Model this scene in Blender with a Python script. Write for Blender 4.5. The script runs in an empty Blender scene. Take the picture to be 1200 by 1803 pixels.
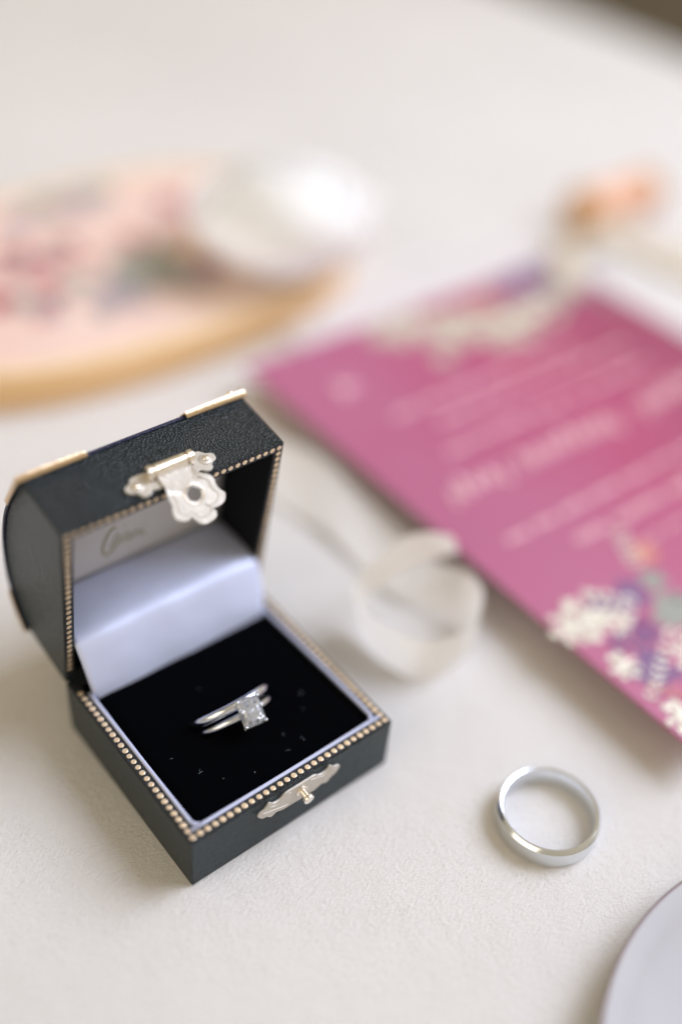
import bpy, bmesh, math, random
from mathutils import Vector, Matrix
random.seed(7)
C = bpy.context.scene.collection
MM = 0.001                       # everything below is written in millimetres
sc = bpy.context.scene

# ------------------------------------------------------------------ camera
cam_d = bpy.data.cameras.new('camera')
cam = bpy.data.objects.new('camera', cam_d); C.objects.link(cam)
CP = Vector((-63.285, -103.466, 207.049))
R3 = Matrix(((0.7769, 0.3695, -0.5098), (-0.6257, 0.5444, -0.5588), (0.0710, 0.7531, 0.6541)))
cam.matrix_world = Matrix.Translation(CP * MM) @ R3.to_4x4()
cam_d.sensor_fit = 'VERTICAL'; cam_d.sensor_height = 36.0; cam_d.sensor_width = 24.0
cam_d.lens = 38.95
cam_d.clip_start = 0.005; cam_d.clip_end = 20.0
cam_d.dof.use_dof = True
cam_d.dof.focus_distance = 0.2295
cam_d.dof.aperture_fstop = 1.95
cam_d.dof.aperture_blades = 0
sc.camera = cam

# ------------------------------------------------------------------ light
w = bpy.data.worlds.new('World'); sc.world = w; w.use_nodes = True
nt = w.node_tree; nt.nodes.clear()
o_ = nt.nodes.new('ShaderNodeOutputWorld'); bg = nt.nodes.new('ShaderNodeBackground')
nt.links.new(bg.outputs[0], o_.inputs[0])
tc = nt.nodes.new('ShaderNodeTexCoord'); sp = nt.nodes.new('ShaderNodeSeparateXYZ')
nt.links.new(tc.outputs['Generated'], sp.inputs[0])
mr = nt.nodes.new('ShaderNodeMapRange'); mr.inputs[1].default_value = -1.0; mr.inputs[2].default_value = 1.0
nt.links.new(sp.outputs[0], mr.inputs[0])
cr = nt.nodes.new('ShaderNodeValToRGB')          # pale walls of a room: a little dimmer away from the window
cr.color_ramp.elements[0].color = (0.52, 0.44, 0.31, 1); cr.color_ramp.elements[1].color = (0.74, 0.63, 0.455, 1)
nt.links.new(mr.outputs[0], cr.inputs[0]); nt.links.new(cr.outputs[0], bg.inputs[0])
bg.inputs[1].default_value = 0.80

def area(name, az, el, dist, size, power, col, tgt=(60, 40, 0)):
    l = bpy.data.lights.new(name, 'AREA'); l.shape = 'RECTANGLE'; l.size = size[0]; l.size_y = size[1]
    l.energy = power; l.color = col
    o = bpy.data.objects.new(name, l); C.objects.link(o)
    az = math.radians(az); el = math.radians(el)
    d = Vector((math.cos(az) * math.cos(el), math.sin(az) * math.cos(el), math.sin(el)))
    o.location = Vector(tgt) * MM + d * dist
    o.rotation_euler = d.to_track_quat('Z', 'Y').to_euler()
    return o
k_ = area('window_light', -9, 46, 1.6, (1.05, 1.1), 11.9, (0.77, 0.83, 1.0), (0, -170, 0))
k_.data.spread = math.radians(102)
area('left_fill_light', 186, 36, 2.2, (1.8, 1.4), 13, (1.0, 0.87, 0.68))  # added warm fill lamp on the left, lifts the shaded sides

sc.view_settings.view_transform = 'Standard'; sc.view_settings.look = 'None'
sc.view_settings.exposure = 0.0; sc.view_settings.gamma = 1.0
sc.cycles.max_bounces = 14; sc.cycles.diffuse_bounces = 10; sc.cycles.glossy_bounces = 6; sc.cycles.transmission_bounces = 12
sc.cycles.sample_clamp_indirect = 6.0
sc.cycles.use_denoising = True

# ------------------------------------------------------------------ materials
def mat(name, col, rough=0.5, metal=0.0, spec=0.5, **kw):
    m = bpy.data.materials.new(name); m.use_nodes = True
    b = m.node_tree.nodes['Principled BSDF']
    b.inputs['Base Color'].default_value = (*col, 1); b.inputs['Roughness'].default_value = rough
    b.inputs['Metallic'].default_value = metal; b.inputs['Specular IOR Level'].default_value = spec
    for k, v in kw.items():
        b.inputs[k.replace('_', ' ')].default_value = v
    return m
def bsdf(m): return m.node_tree.nodes['Principled BSDF']
def coords(m, scale=(1, 1, 1)):
    t = m.node_tree; tc = t.nodes.new('ShaderNodeTexCoord'); mp = t.nodes.new('ShaderNodeMapping')
    mp.inputs['Scale'].default_value = scale
    t.links.new(tc.outputs['Object'], mp.inputs[0]); return mp.outputs[0]
def noise(m, scale, detail=4, rough=0.6, vec=None, dist=0.0):
    t = m.node_tree; n = t.nodes.new('ShaderNodeTexNoise')
    n.inputs['Scale'].default_value = scale; n.inputs['Detail'].default_value = detail
    n.inputs['Roughness'].default_value = rough; n.inputs['Distortion'].default_value = dist
    t.links.new(vec if vec else coords(m), n.inputs['Vector']); return n.outputs['Fac']
def voro(m, scale, feature='F1', vec=None):
    t = m.node_tree; n = t.nodes.new('ShaderNodeTexVoronoi'); n.feature = feature
    n.inputs['Scale'].default_value = scale
    t.links.new(vec if vec else coords(m), n.inputs['Vector']); return n.outputs['Distance']
def bump(m, h, dist, strength=1.0, prev=None):
    t = m.node_tree; b = t.nodes.new('ShaderNodeBump'); b.inputs['Distance'].default_value = dist
    b.inputs['Strength'].default_value = strength
    t.links.new(h, b.inputs['Height'])
    if prev: t.links.new(prev, b.inputs['Normal'])
    t.links.new(b.outputs[0], bsdf(m).inputs['Normal']); return b.outputs[0]
def ramp(m, fac, stops, to='Base Color'):
    t = m.node_tree; r = t.nodes.new('ShaderNodeValToRGB')
    e = r.color_ramp.elements
    e[0].position, e[0].color = stops[0][0], (*stops[0][1], 1)
    e[1].position, e[1].color = stops[-1][0], (*stops[-1][1], 1)
    for p, c in stops[1:-1]:
        q = e.new(p); q.color = (*c, 1)
    t.links.new(fac, r.inputs[0])
    if to: t.links.new(r.outputs[0], bsdf(m).inputs[to])
    return r.outputs[0]

# tabletop: matt off-white suede-like painted board
m_table = mat('tabletop_suede', (0.70, 0.67, 0.66), 1.0, spec=0.04)
ramp(m_table, noise(m_table, 9, 4), [(0.35, (0.82, 0.80, 0.79)), (0.65, (0.87, 0.85, 0.84))])
v1 = coords(m_table, (1.0, 1.7, 1.0))
b0 = bump(m_table, noise(m_table, 35, 2, 0.5), 0.0030, 0.30)
b1 = bump(m_table, noise(m_table, 170, 3, 0.5), 0.0010, 0.5, b0)
b2 = bump(m_table, noise(m_table, 900, 6, 0.70, v1), 0.0009, 0.9, b1)
bump(m_table, noise(m_table, 2000, 3, 0.6, v1), 0.00022, 0.8, b2)
m_floor = mat('floor_wood', (0.14, 0.115, 0.09), 0.6)
ramp(m_floor, noise(m_floor, 3, 5), [(0.3, (0.11, 0.095, 0.075)), (0.7, (0.17, 0.145, 0.115))])

def leather(name, col, rough=0.25, grain=1.0):
    m = mat(name, col, rough, spec=0.34)
    bsdf(m).inputs['Sheen Weight'].default_value = 0.15; bsdf(m).inputs['Sheen Roughness'].default_value = 0.15; bsdf(m).inputs['Sheen Tint'].default_value = (0.55, 0.85, 0.92, 1)
    a = voro(m, 2300); b = noise(m, 700, 2, 0.5)
    p = bump(m, a, 0.00040, 0.75 * grain)
    bump(m, b, 0.00012, 0.25 * grain, p)
    ramp(m, noise(m, 60, 4), [(0.3, tuple(c * 0.8 for c in col)), (0.7, tuple(c * 1.25 for c in col))])
    return m
m_leather = leather('black_navy_leather', (0.0035, 0.009, 0.0125))
m_rim = leather('rim_leather', (0.010, 0.012, 0.016), 0.4)
m_panel = leather('navy_edge_leather', (0.012, 0.011, 0.045), 0.38, 0.7)
m_inner = mat('inner_black_board', (0.006, 0.007, 0.009), 0.85, spec=0.15)
m_dot = mat('gold_foil_dot', (0.86, 0.60, 0.36), 0.34, 0.45)
ramp(m_dot, noise(m_dot, 2500, 3), [(0.3, (0.74, 0.54, 0.35)), (0.55, (0.93, 0.75, 0.54))])
m_velvet = mat('black_velvet', (0.0012, 0.0014, 0.0022), 1.0, spec=0.0)
bsdf(m_velvet).inputs['Sheen Weight'].default_value = 0.015
bump(m_velvet, noise(m_velvet, 1200, 3), 0.0002, 0.6)
m_lint = mat('lint', (0.18, 0.23, 0.28), 0.8)
m_satin = mat('blue_white_satin', (0.68, 0.745, 1.0), 0.42, metal=0.18, spec=0.5)
bsdf(m_satin).inputs['Sheen Weight'].default_value = 0.25
vs = coords(m_satin, (1, 12, 1))
bump(m_satin, noise(m_satin, 900, 2, 0.5, vs), 0.00004, 0.5, bump(m_satin, noise(m_satin, 80, 2), 0.0012, 0.35))
m_lining = mat('grey_white_satin_lining', (0.66, 0.65, 0.67), 0.45, spec=0.35)
bump(m_lining, noise(m_lining, 1500, 2), 0.00004, 0.5)
m_trim = mat('lavender_satin_piping', (0.52, 0.56, 0.76), 0.32, spec=0.5)
bump(m_trim, noise(m_trim, 1400, 3), 0.0001, 0.6)
m_print = mat('gold_green_print', (0.36, 0.33, 0.17), 0.5, 0.2)
def metal(name, col, rough, bmp=0.0, scale=300):
    m = mat(name, col, rough, 1.0)
    if bmp: bump(m, noise(m, scale, 4, 0.6), bmp, 0.8)
    return m
m_clasp = metal('pale_brass', (0.61, 0.575, 0.525), 0.5, 0.0002, 500)
bsdf(m_clasp).inputs['Metallic'].default_value = 0.6
m_clasp2 = metal('pale_brass_polished', (0.95, 0.88, 0.78), 0.24)
m_guard = metal('gold_brass', (0.74, 0.56, 0.37), 0.32, 0.0002, 300)
m_silver = metal('polished_white_gold', (0.82, 0.87, 0.95), 0.17)
m_rose = metal('polished_ring_metal', (0.78, 0.83, 0.96), 0.08)
m_brush = metal('brushed_white_gold', (0.76, 0.79, 0.81), 0.36)
vb = coords(m_brush, (1, 1, 30))
bump(m_brush, noise(m_brush, 500, 3, 0.6, vb), 0.00003, 0.5)
m_dia = mat('diamond', (0.80, 0.83, 0.87), 0.0, spec=0.6, Transmission_Weight=0.66, IOR=2.3)
def facet(m, scale, k):                # small flat cuts: every cell of the stone gets its own tilt
    t = m.node_tree; v = t.nodes.new('ShaderNodeTexVoronoi'); v.inputs['Scale'].default_value = scale
    t.links.new(coords(m), v.inputs['Vector']); g = t.nodes.new('ShaderNodeNewGeometry')
    a = t.nodes.new('ShaderNodeVectorMath'); a.operation = 'SUBTRACT'; a.inputs[1].default_value = (.5, .5, .5)
    b = t.nodes.new('ShaderNodeVectorMath'); b.operation = 'SCALE'; b.inputs['Scale'].default_value = k
    c = t.nodes.new('ShaderNodeVectorMath'); c.operation = 'ADD'; d = t.nodes.new('ShaderNodeVectorMath'); d.operation = 'NORMALIZE'
    t.links.new(v.outputs['Color'], a.inputs[0]); t.links.new(a.outputs[0], b.inputs[0]); t.links.new(b.outputs[0], c.inputs[0])
    t.links.new(g.outputs['Normal'], c.inputs[1]); t.links.new(c.outputs[0], d.inputs[0]); t.links.new(d.outputs[0], bsdf(m).inputs['Normal'])
facet(m_dia, 1250, 1.05)
m_pav = mat('diamond_pavilion', (0.80, 0.84, 0.89), 0.03, spec=0.6, Transmission_Weight=0.45, IOR=2.2)
facet(m_pav, 1250, 0.8)
m_card = mat('raspberry_card', (0.47, 0.11, 0.24), 0.42, spec=0.6)
def card_tone(m):                   # mottled colour gradient: lighter towards the box, wine towards the far side
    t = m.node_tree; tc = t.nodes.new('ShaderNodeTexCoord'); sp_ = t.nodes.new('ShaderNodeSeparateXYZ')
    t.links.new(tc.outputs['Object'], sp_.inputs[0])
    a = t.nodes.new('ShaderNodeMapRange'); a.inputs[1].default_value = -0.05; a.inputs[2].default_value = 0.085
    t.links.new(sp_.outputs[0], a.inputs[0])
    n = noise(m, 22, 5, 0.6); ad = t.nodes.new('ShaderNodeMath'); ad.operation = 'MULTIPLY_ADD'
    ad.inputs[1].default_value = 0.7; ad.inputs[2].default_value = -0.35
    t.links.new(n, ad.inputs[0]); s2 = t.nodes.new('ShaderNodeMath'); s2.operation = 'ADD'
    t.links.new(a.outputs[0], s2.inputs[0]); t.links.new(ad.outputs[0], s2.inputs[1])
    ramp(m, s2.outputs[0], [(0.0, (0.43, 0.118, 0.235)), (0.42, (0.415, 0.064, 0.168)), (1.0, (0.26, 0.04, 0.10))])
card_tone(m_card)
bump(m_card, noise(m_card, 700, 3), 0.00005, 0.5)
m_foil = mat('champagne_foil', (0.68, 0.65, 0.55), 0.45, 0.4)
bump(m_foil, noise(m_foil, 420, 3, 0.6), 0.0009, 1.0)
m_ink = mat('pale_pink_foil_ink', (0.95, 0.66, 0.80), 0.5, 0.0)
m_purple = mat('violet_ink', (0.20, 0.10, 0.24), 0.5)
m_plum = mat('plum_ink', (0.25, 0.07, 0.20), 0.5)
m_sage = mat('sage_ink', (0.30, 0.32, 0.29), 0.5)
m_coralink = mat('coral_ink', (0.60, 0.24, 0.19), 0.5)
m_white = mat('white_paper', (0.69, 0.66, 0.67), 0.7, spec=0.2)
bump(m_white, noise(m_white, 600, 3), 0.00006, 0.5)
m_foam = mat('white_foam_block', (0.75, 0.73, 0.7), 0.9)
m_silk = mat('cream_silk', (0.95, 0.93, 0.90), 0.42, spec=0.4)
bsdf(m_silk).inputs['Sheen Weight'].default_value = 0.3
bsdf(m_silk).inputs['Transmission Weight'].default_value = 0.0
def translucent(m, col, fac):
    t = m.node_tree; tr = t.nodes.new('ShaderNodeBsdfTranslucent'); tr.inputs[0].default_value = (*col, 1)
    mx = t.nodes.new('ShaderNodeMixShader'); mx.inputs[0].default_value = fac
    out = [n for n in t.nodes if n.type == 'OUTPUT_MATERIAL'][0]
    t.links.new(bsdf(m).outputs[0], mx.inputs[1]); t.links.new(tr.outputs[0], mx.inputs[2]); t.links.new(mx.outputs[0], out.inputs[0])
translucent(m_silk, (0.98, 0.965, 0.94), 0.45)
def sheer(m, fac):
    t = m.node_tree; tr = t.nodes.new('ShaderNodeBsdfTransparent'); mx = t.nodes.new('ShaderNodeMixShader'); mx.inputs[0].default_value = fac
    out = [n for n in t.nodes if n.type == 'OUTPUT_MATERIAL'][0]; src = out.inputs[0].links[0].from_socket
    t.links.new(src, mx.inputs[1]); t.links.new(tr.outputs[0], mx.inputs[2]); t.links.new(mx.outputs[0], out.inputs[0])
sheer(m_silk, 0.04)
bump(m_silk, noise(m_silk, 1300, 2, 0.5, coords(m_silk, (1, 1, 4))), 0.00006, 0.5)
m_wood = mat('light_beech_wood', (0.62, 0.39, 0.18), 0.45, spec=0.4)
ramp(m_wood, noise(m_wood, 22, 6, 0.6, coords(m_wood, (1, 1, 8))), [(0.3, (0.80, 0.51, 0.24)), (0.55, (0.85, 0.57, 0.30)), (0.75, (0.88, 0.62, 0.36))])
m_woodtop = mat('pale_wood_edge', (0.76, 0.56, 0.38), 0.5)
ramp(m_woodtop, noise(m_woodtop, 40, 5), [(0.3, (0.82, 0.62, 0.43)), (0.7, (0.88, 0.70, 0.52))])
m_pinkpaper = mat('blush_pink_paper', (0.72, 0.50, 0.46), 0.7)
ramp(m_pinkpaper, noise(m_pinkpaper, 12, 4), [(0.35, (0.78, 0.56, 0.50)), (0.65, (0.84, 0.65, 0.58))])
m_red = mat('rose_red_print', (0.40, 0.08, 0.11), 0.7)
m_rosepink = mat('rose_pink_print', (0.60, 0.28, 0.29), 0.7)
m_greyg = mat('grey_green_print', (0.36, 0.375, 0.345), 0.7)
m_greyv = mat('grey_violet_print', (0.42, 0.36, 0.41), 0.7)
m_petal = mat('white_petal', (0.985, 0.985, 0.985), 0.6, spec=0.3)
translucent(m_petal, (0.99, 0.99, 0.99), 0.42)
bump(m_petal, noise(m_petal, 250, 3), 0.0003, 0.3)
m_sepal = mat('pale_sepal', (0.72, 0.76, 0.66), 0.6)
m_spool = mat('walnut_spool_wood', (0.34, 0.19, 0.09), 0.45)
ramp(m_spool, noise(m_spool, 60, 5), [(0.3, (0.66, 0.38, 0.18)), (0.7, (0.78, 0.48, 0.26))])
m_peach = mat('peach_silk', (0.80, 0.44, 0.28), 0.45)
m_tail = mat('beige_silk', (0.62, 0.55, 0.45), 0.55)
m_dish = mat('lilac_white_glaze', (0.60, 0.59, 0.66), 0.5, spec=0.5)
ramp(m_dish, noise(m_dish, 25, 3), [(0.35, (0.36, 0.355, 0.38)), (0.65, (0.39, 0.385, 0.405))])
m_dishrim = mat('bare_clay_rim', (0.27, 0.22, 0.24), 0.6)

# ------------------------------------------------------------------ helpers
ORG = {}                                           # world origin (mm) of every parent
def tag(o, label=None, cat=None, group=None, kind=None):
    if label: o['label'] = label
    if cat: o['category'] = cat
    if group: o['group'] = group
    if kind: o['kind'] = kind
    return o
def empty(name, loc, label, cat, group=None):
    o = bpy.data.objects.new(name, None); C.objects.link(o)
    o.location = Vector(loc) * MM; o.empty_display_size = 0.01
    ORG[o] = Vector(loc); return tag(o, label, cat, group)
def link(name, me, mats, parent=None, org=None, smooth=None):
    """me holds world millimetres; they become local to the object's own origin"""
    po = ORG.get(parent, Vector((0, 0, 0)))
    org = Vector(org) if org is not None else po
    for v in me.vertices: v.co = (v.co - org) * MM
    for m in (mats if isinstance(mats, (list, tuple)) else [mats]): me.materials.append(m)
    o = bpy.data.objects.new(name, me); C.objects.link(o)
    if parent: o.parent = parent
    o.location = (org - po) * MM
    ORG[o] = org
    if smooth is not None:
        for p in me.polygons: p.use_smooth = True
        if smooth < 170:
            try: me.set_sharp_from_angle(angle=math.radians(smooth))
            except Exception: pass
    return o
def mesh(verts, faces, midx=None):
    me = bpy.data.meshes.new('m'); me.from_pydata([tuple(v) for v in verts], [], faces); me.update()
    bm = bmesh.new(); bm.from_mesh(me); bmesh.ops.recalc_face_normals(bm, faces=bm.faces); bm.to_mesh(me); bm.free()
    if midx:
        for p, i in zip(me.polygons, midx): p.material_index = i
    return me
def bevel(o, wd, seg=3, ang=35):
    b = o.modifiers.new('bevel', 'BEVEL'); b.width = wd * MM; b.segments = seg; b.limit_method = 'ANGLE'
    b.angle_limit = math.radians(ang); b.harden_normals = False
def subsurf(o, n=2):
    s = o.modifiers.new('subsurf', 'SUBSURF'); s.levels = n; s.render_levels = n
def solid(o, t, off=0.0):
    s = o.modifiers.new('solid', 'SOLIDIFY'); s.thickness = t * MM; s.offset = off
def grid(rows, closed=False):
    """rows: list of equally long point lists"""
    n = len(rows[0]); V = [p for r in rows for p in r]; F = []
    for i in range(len(rows) - 1):
        for j in range(n if closed else n - 1):
            k = (j + 1) % n
            F.append((i * n + j, i * n + k, (i + 1) * n + k, (i + 1) * n + j))
    return V, F
def plate(outline, fn, t0, t1):
    """solid plate: outline of (a,b) pairs; fn(a,b,h) -> world point"""
    n = len(outline)
    V = [fn(a, b, t0) for a, b in outline] + [fn(a, b, t1) for a, b in outline]
    F = [tuple(range(n)), tuple(range(2 * n - 1, n - 1, -1))]
    F += [(i, (i + 1) % n, n + (i + 1) % n, n + i) for i in range(n)]
    return V, F
def tube(path, r, seg=12, closed=False, cap=True):
    """path of Vectors, radius number or list"""
    P = [Vector(p) for p in path]; n = len(P); rows = []
    up = Vector((0, 0, 1))
    for i, p in enumerate(P):
        a = P[(i - 1) % n] if (closed or i > 0) else p
        b = P[(i + 1) % n] if (closed or i < n - 1) else p
        t = (b - a).normalized()
        s = t.cross(up)
        if s.length < 1e-4: s = t.cross(Vector((1, 0, 0)))
        s.normalize(); q = s.cross(t).normalized()
        rr = r[i] if isinstance(r, (list, tuple)) else r
        rows.append([p + rr * (math.cos(2 * math.pi * k / seg) * s + math.sin(2 * math.pi * k / seg) * q) for k in range(seg)])
    if closed: rows.append(rows[0])
    V, F = grid(rows, True)
    if cap and not closed:
        F.append(tuple(range(seg))); F.append(tuple(range(len(V) - 1, len(V) - seg - 1, -1)))
    return V, F
def lathe(profile, center, axis=(0, 0, 1), seg=48, closed=False, mi=None):
    """profile of (radius, height)"""
    ax = Vector(axis).normalized(); s = ax.orthogonal().normalized(); q = ax.cross(s); c = Vector(center)
    rows = [[c + ax * h + r * (math.cos(2 * math.pi * k / seg) * s + math.sin(2 * math.pi * k / seg) * q) for k in range(seg)] for r, h in profile]
    if closed: rows.append(rows[0])
    V, F = grid(rows, True)
    idx = None
    if mi: idx = [mi[i] for i in range(len(rows) - 1) for _ in range(seg)]
    if not closed:
        F.append(tuple(range(seg))); F.append(tuple(range(len(V) - seg, len(V))))
        if idx: idx += [mi[0], mi[-1]]
    return V, F, idx
def catmull(pts, m=8, closed=False):
    P = [Vector(p) for p in pts]; out = []; n = len(P)
    rng = n if closed else n - 1
    for i in range(rng):
        if closed: p0, p1, p2, p3 = P[i - 1], P[i], P[(i + 1) % n], P[(i + 2) % n]
        else: p0, p1, p2, p3 = P[max(i - 1, 0)], P[i], P[i + 1], P[min(i + 2, n - 1)]
        for k in range(m):
            t = k / m
            out.append(0.5 * ((2 * p1) + (p2 - p0) * t + (2 * p0 - 5 * p1 + 4 * p2 - p3) * t * t + (3 * p1 - p0 - 3 * p2 + p3) * t ** 3))
    if not closed: out.append(P[-1])
    return out
def merge(lst):
    V, F = [], []
    for v, f in lst:
        b = len(V); V += list(v); F += [tuple(b + i for i in q) for q in f]
    return V, F

# ------------------------------------------------------------------ setting
def slab(x0, x1, y0, y1, z0, z1):
    V = [(x, y, z) for z in (z0, z1) for y in (y0, y1) for x in (x0, x1)]
    F = [(0, 2, 3, 1), (4, 5, 7, 6), (0, 1, 5, 4), (2, 6, 7, 3), (0, 4, 6, 2), (1, 3, 7, 5)]
    return V, F
tt = link('tabletop', mesh(*slab(-700, 516, -700, 1300, -28, 0)), m_table); bevel(tt, 3, 3); tag(tt, kind='structure')
tag(link('floor', mesh(*slab(-5000, 7000, -5000, 7000, -760, -740)), m_floor), kind='structure')

# ------------------------------------------------------------------ ring box
W, D, H = 52.0, 50.05, 15.13
AL = math.radians(81.25)
U = Vector((0, -math.cos(AL), math.sin(AL))); N = Vector((0, math.sin(AL), math.cos(AL)))
def L(x, u, n): return Vector((x, D, H)) + U * u + N * n
box = empty('ring_box', (26, 25, 0), 'open black leather ring box with gold dotted rims, standing open around the diamond ring', 'ring box')

def shell(outer_profile, P, name, mats, depth, rimw):
    """outer_profile: (a, h) points from (0,0) round to (D,0); opening on h = 0; P(x,a,h)"""
    n = len(outer_profile); V = []; F = []; mi = []
    for x in (0.0, W): V += [P(x, a, h) for a, h in outer_profile]
    F.append(tuple(range(n))); mi.append(0); F.append(tuple(range(n, 2 * n))); mi.append(0)
    for i in range(n - 1):
        F.append((i, i + 1, n + i + 1, n + i)); mi.append(0)
    o = len(V); r = rimw
    V += [P(r, r, 0), P(W - r, r, 0), P(W - r, D - r, 0), P(r, D - r, 0)]
    V += [P(r, r, depth), P(W - r, r, depth), P(W - r, D - r, depth), P(r, D - r, depth)]
    c = [0, n, 2 * n - 1, n - 1]
    for k in range(4):
        F.append((c[k], c[(k + 1) % 4], o + (k + 1) % 4, o + k)); mi.append(1)
        F.append((o + k, o + (k + 1) % 4, o + 4 + (k + 1) % 4, o + 4 + k)); mi.append(2)
    F.append((o + 4, o + 5, o + 6, o + 7)); mi.append(2)
    me = mesh(V, F, mi)
    return link(name, me, mats, box)
base = shell([(0, 0), (0, H), (D, H), (D, 0)], lambda x, a, h: Vector((x, a, H - h)), 'base', [m_leather, m_rim, m_inner], 5.5, 2.55)
bevel(base, 0.42, 3)
dome = [(0, 17.2), (3, 20.6), (6, 22.7), (10, 24.5), (14, 25.3), (20, 25.6), (26, 25.0), (33, 23.4), (40, 20.6), (46, 17.8), (50.05, 15.9)]
lid = shell([(0, 0)] + dome + [(D, 0)], L, 'lid', [m_leather, m_rim, m_inner], 15.6, 2.55)
bevel(lid, 0.42, 3)

V, F = tube([Vector((0.7, D + .1, H - .1)), Vector((26, D + .1, H - .1)), Vector((W - .7, D + .1, H - .1))], 0.95, 14)
link('hinge_strip', mesh(V, F), m_leather, box, smooth=60)
# embossed gold dots, each its own small domed disc
def dot_mesh():
    V = [Vector((0, 0, 0.05))]; F = []; s = 12
    for r, h in ((0.44, 0.05), (0.57, 0.045), (0.65, -0.02)):
        V += [Vector((r * math.cos(2 * math.pi * k / s), r * math.sin(2 * math.pi * k / s), h)) for k in range(s)]
    F += [(0, 1 + k, 1 + (k + 1) % s) for k in range(s)]
    for q in range(2):
        F += [(1 + q * s + k, 1 + (q + 1) * s + k, 1 + (q + 1) * s + (k + 1) % s, 1 + q * s + (k + 1) % s) for k in range(s)]
    me = mesh([v * MM for v in V], F); me.materials.append(m_dot)
    for p in me.polygons: p.use_smooth = True
    return me
DOT = dot_mesh()
def put_dot(parent, P, rot):
    o = bpy.data.objects.new('gold_dot', DOT); C.objects.link(o); o.parent = parent
    o.matrix_local = Matrix.Translation((Vector(P) - ORG[parent]) * MM) @ rot.to_4x4() @ Matrix.Scale(random.uniform(.93, 1.05), 4)
e = 1.22; nd = 29
rb = Matrix.Identity(3)
rl = Matrix((Vector((1, 0, 0)), -U, -N)).transposed()
if rl.determinant() < 0: rl = Matrix((Vector((1, 0, 0)), U, -N)).transposed()
for k in range(nd):
    t = e + (W - 2 * e) * k / (nd - 1) + random.uniform(-.04, .04)
    put_dot(base, (t, e, H), rb)
    put_dot(lid, L(t, D - e, 0), rl)
for k in range(1, nd):
    t = e + (D - 2 * e) * k / (nd - 1) + random.uniform(-.04, .04)
    for x in (e, W - e):
        if t < 46.5: put_dot(base, (x, t, H), rb)
        if k < nd - 1 and t > 3: put_dot(lid, L(x, t, 0), rl)

# dome panel with brass corner guards
dp = [(0, 17.2)] + dome[1:]
def dome_pts():
    P = catmull([Vector((a, h, 0)) for a, h in dome], 4)
    return [(p.x, p.y) for p in P]
DP = dome_pts()
def dome_normal(i):
    a = DP[max(i - 1, 0)]; b = DP[min(i + 1, len(DP) - 1)]
    t = Vector((b[0] - a[0], b[1] - a[1])).normalized(); return Vector((-t.y, t.x))
DN = [dome_normal(i) for i in range(len(DP))]
def dpoint(i, x, off):
    q = DP[i]; nn = DN[i]; return L(x, q[0] + nn.x * off, q[1] + nn.y * off)
rows = []
for i in range(len(DP)):
    rows.append([dpoint(i, -0.45, -0.05), dpoint(i, -0.45, 0.75), dpoint(i, W + 0.45, 0.75), dpoint(i, W + 0.45, -0.05)])
V, F = grid(rows, True); F.append((0, 1, 2, 3)); q = len(V); F.append((q - 1, q - 2, q - 3, q - 4))
pan = link('dome_panel', mesh(V, F), m_panel, box); bevel(pan, 0.25, 2)

arc = [0.0]
for i in range(1, len(DP)): arc.append(arc[-1] + math.hypot(DP[i][0] - DP[i - 1][0], DP[i][1] - DP[i - 1][1]))
AT = arc[-1]
def dome_at(s):
    s = max(0, min(AT, s))
    for i in range(1, len(arc)):
        if arc[i] >= s:
            f = (s - arc[i - 1]) / (arc[i] - arc[i - 1])
            q = [DP[i - 1][k] * (1 - f) + DP[i][k] * f for k in (0, 1)]; nn = DN[i - 1].lerp(DN[i], f).normalized()
            return q, nn
    return DP[-1], DN[-1]
def dpt(s, x, off):
    ex = 0.0
    if s > AT: ex = s - AT
    if s < 0: ex = s
    q, nn = dome_at(s); tt_ = Vector((nn.y, -nn.x))
    return L(x, q[0] + nn.x * off + tt_.x * ex, q[1] + nn.y * off + tt_.y * ex)
def guard(front, left):
    ln = 12.4 if front else 9.5
    rows = []
    steps = 26
    for k in range(steps + 1):
        s = -0.35 + (ln + .35) * k / steps
        tt_ = max(0.0, s) / ln
        wd = 12.2 * (1 - tt_) * (1 + 0.22 * math.sin(tt_ * math.pi * 3)) + 2.0
        wd = max(wd, 1.2)
        row = []
        for (fx, off) in ((-0.75, -0.3), (-0.75, 0.8), (-0.5, 0.95), (wd * .33, 1.0), (wd * .66, 1.0), (wd - .2, .92), (wd, 0.74)):
            S = AT - s if front else s
            X = fx if left else W - fx
            row.append(dpt(S, X, off))
        rows.append(row)
    # front flange that wraps down over the panel edge
    V, F = grid(rows)
    n0 = len(V); first = rows[0]
    S = AT + 0.38 if front else -0.38
    low = []
    for (fx) in (-0.75, -0.75, -0.5, 4.6, 9.2, 14.1, 14.4):
        X = fx if left else W - fx
        low.append(dpt(S, X, -0.35))
    V += low
    for j in range(6): F.append((j, j + 1, n0 + j + 1, n0 + j))
    g = link('corner_guard', mesh(V, F), m_guard, box, smooth=60); solid(g, 0.25, 1.0)
    # small scalloped finial at the corner
    for dx, ds in ((1.2, .5), (2.6, .2)):
        pass
for fr in (True, False):
    for lf in (True, False): guard(fr, lf)
# curled bead that closes the front right guard
V, F, _ = lathe([(0.05, -0.9), (0.6, -0.75), (0.95, -0.2), (0.9, 0.3), (0.5, 0.75), (0.05, 0.85)], dpt(AT - .2, 49.7, 1.35), (1, 0, 0), 14)
link('guard_bead', mesh(V, F), m_clasp2, box, smooth=170)

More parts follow.
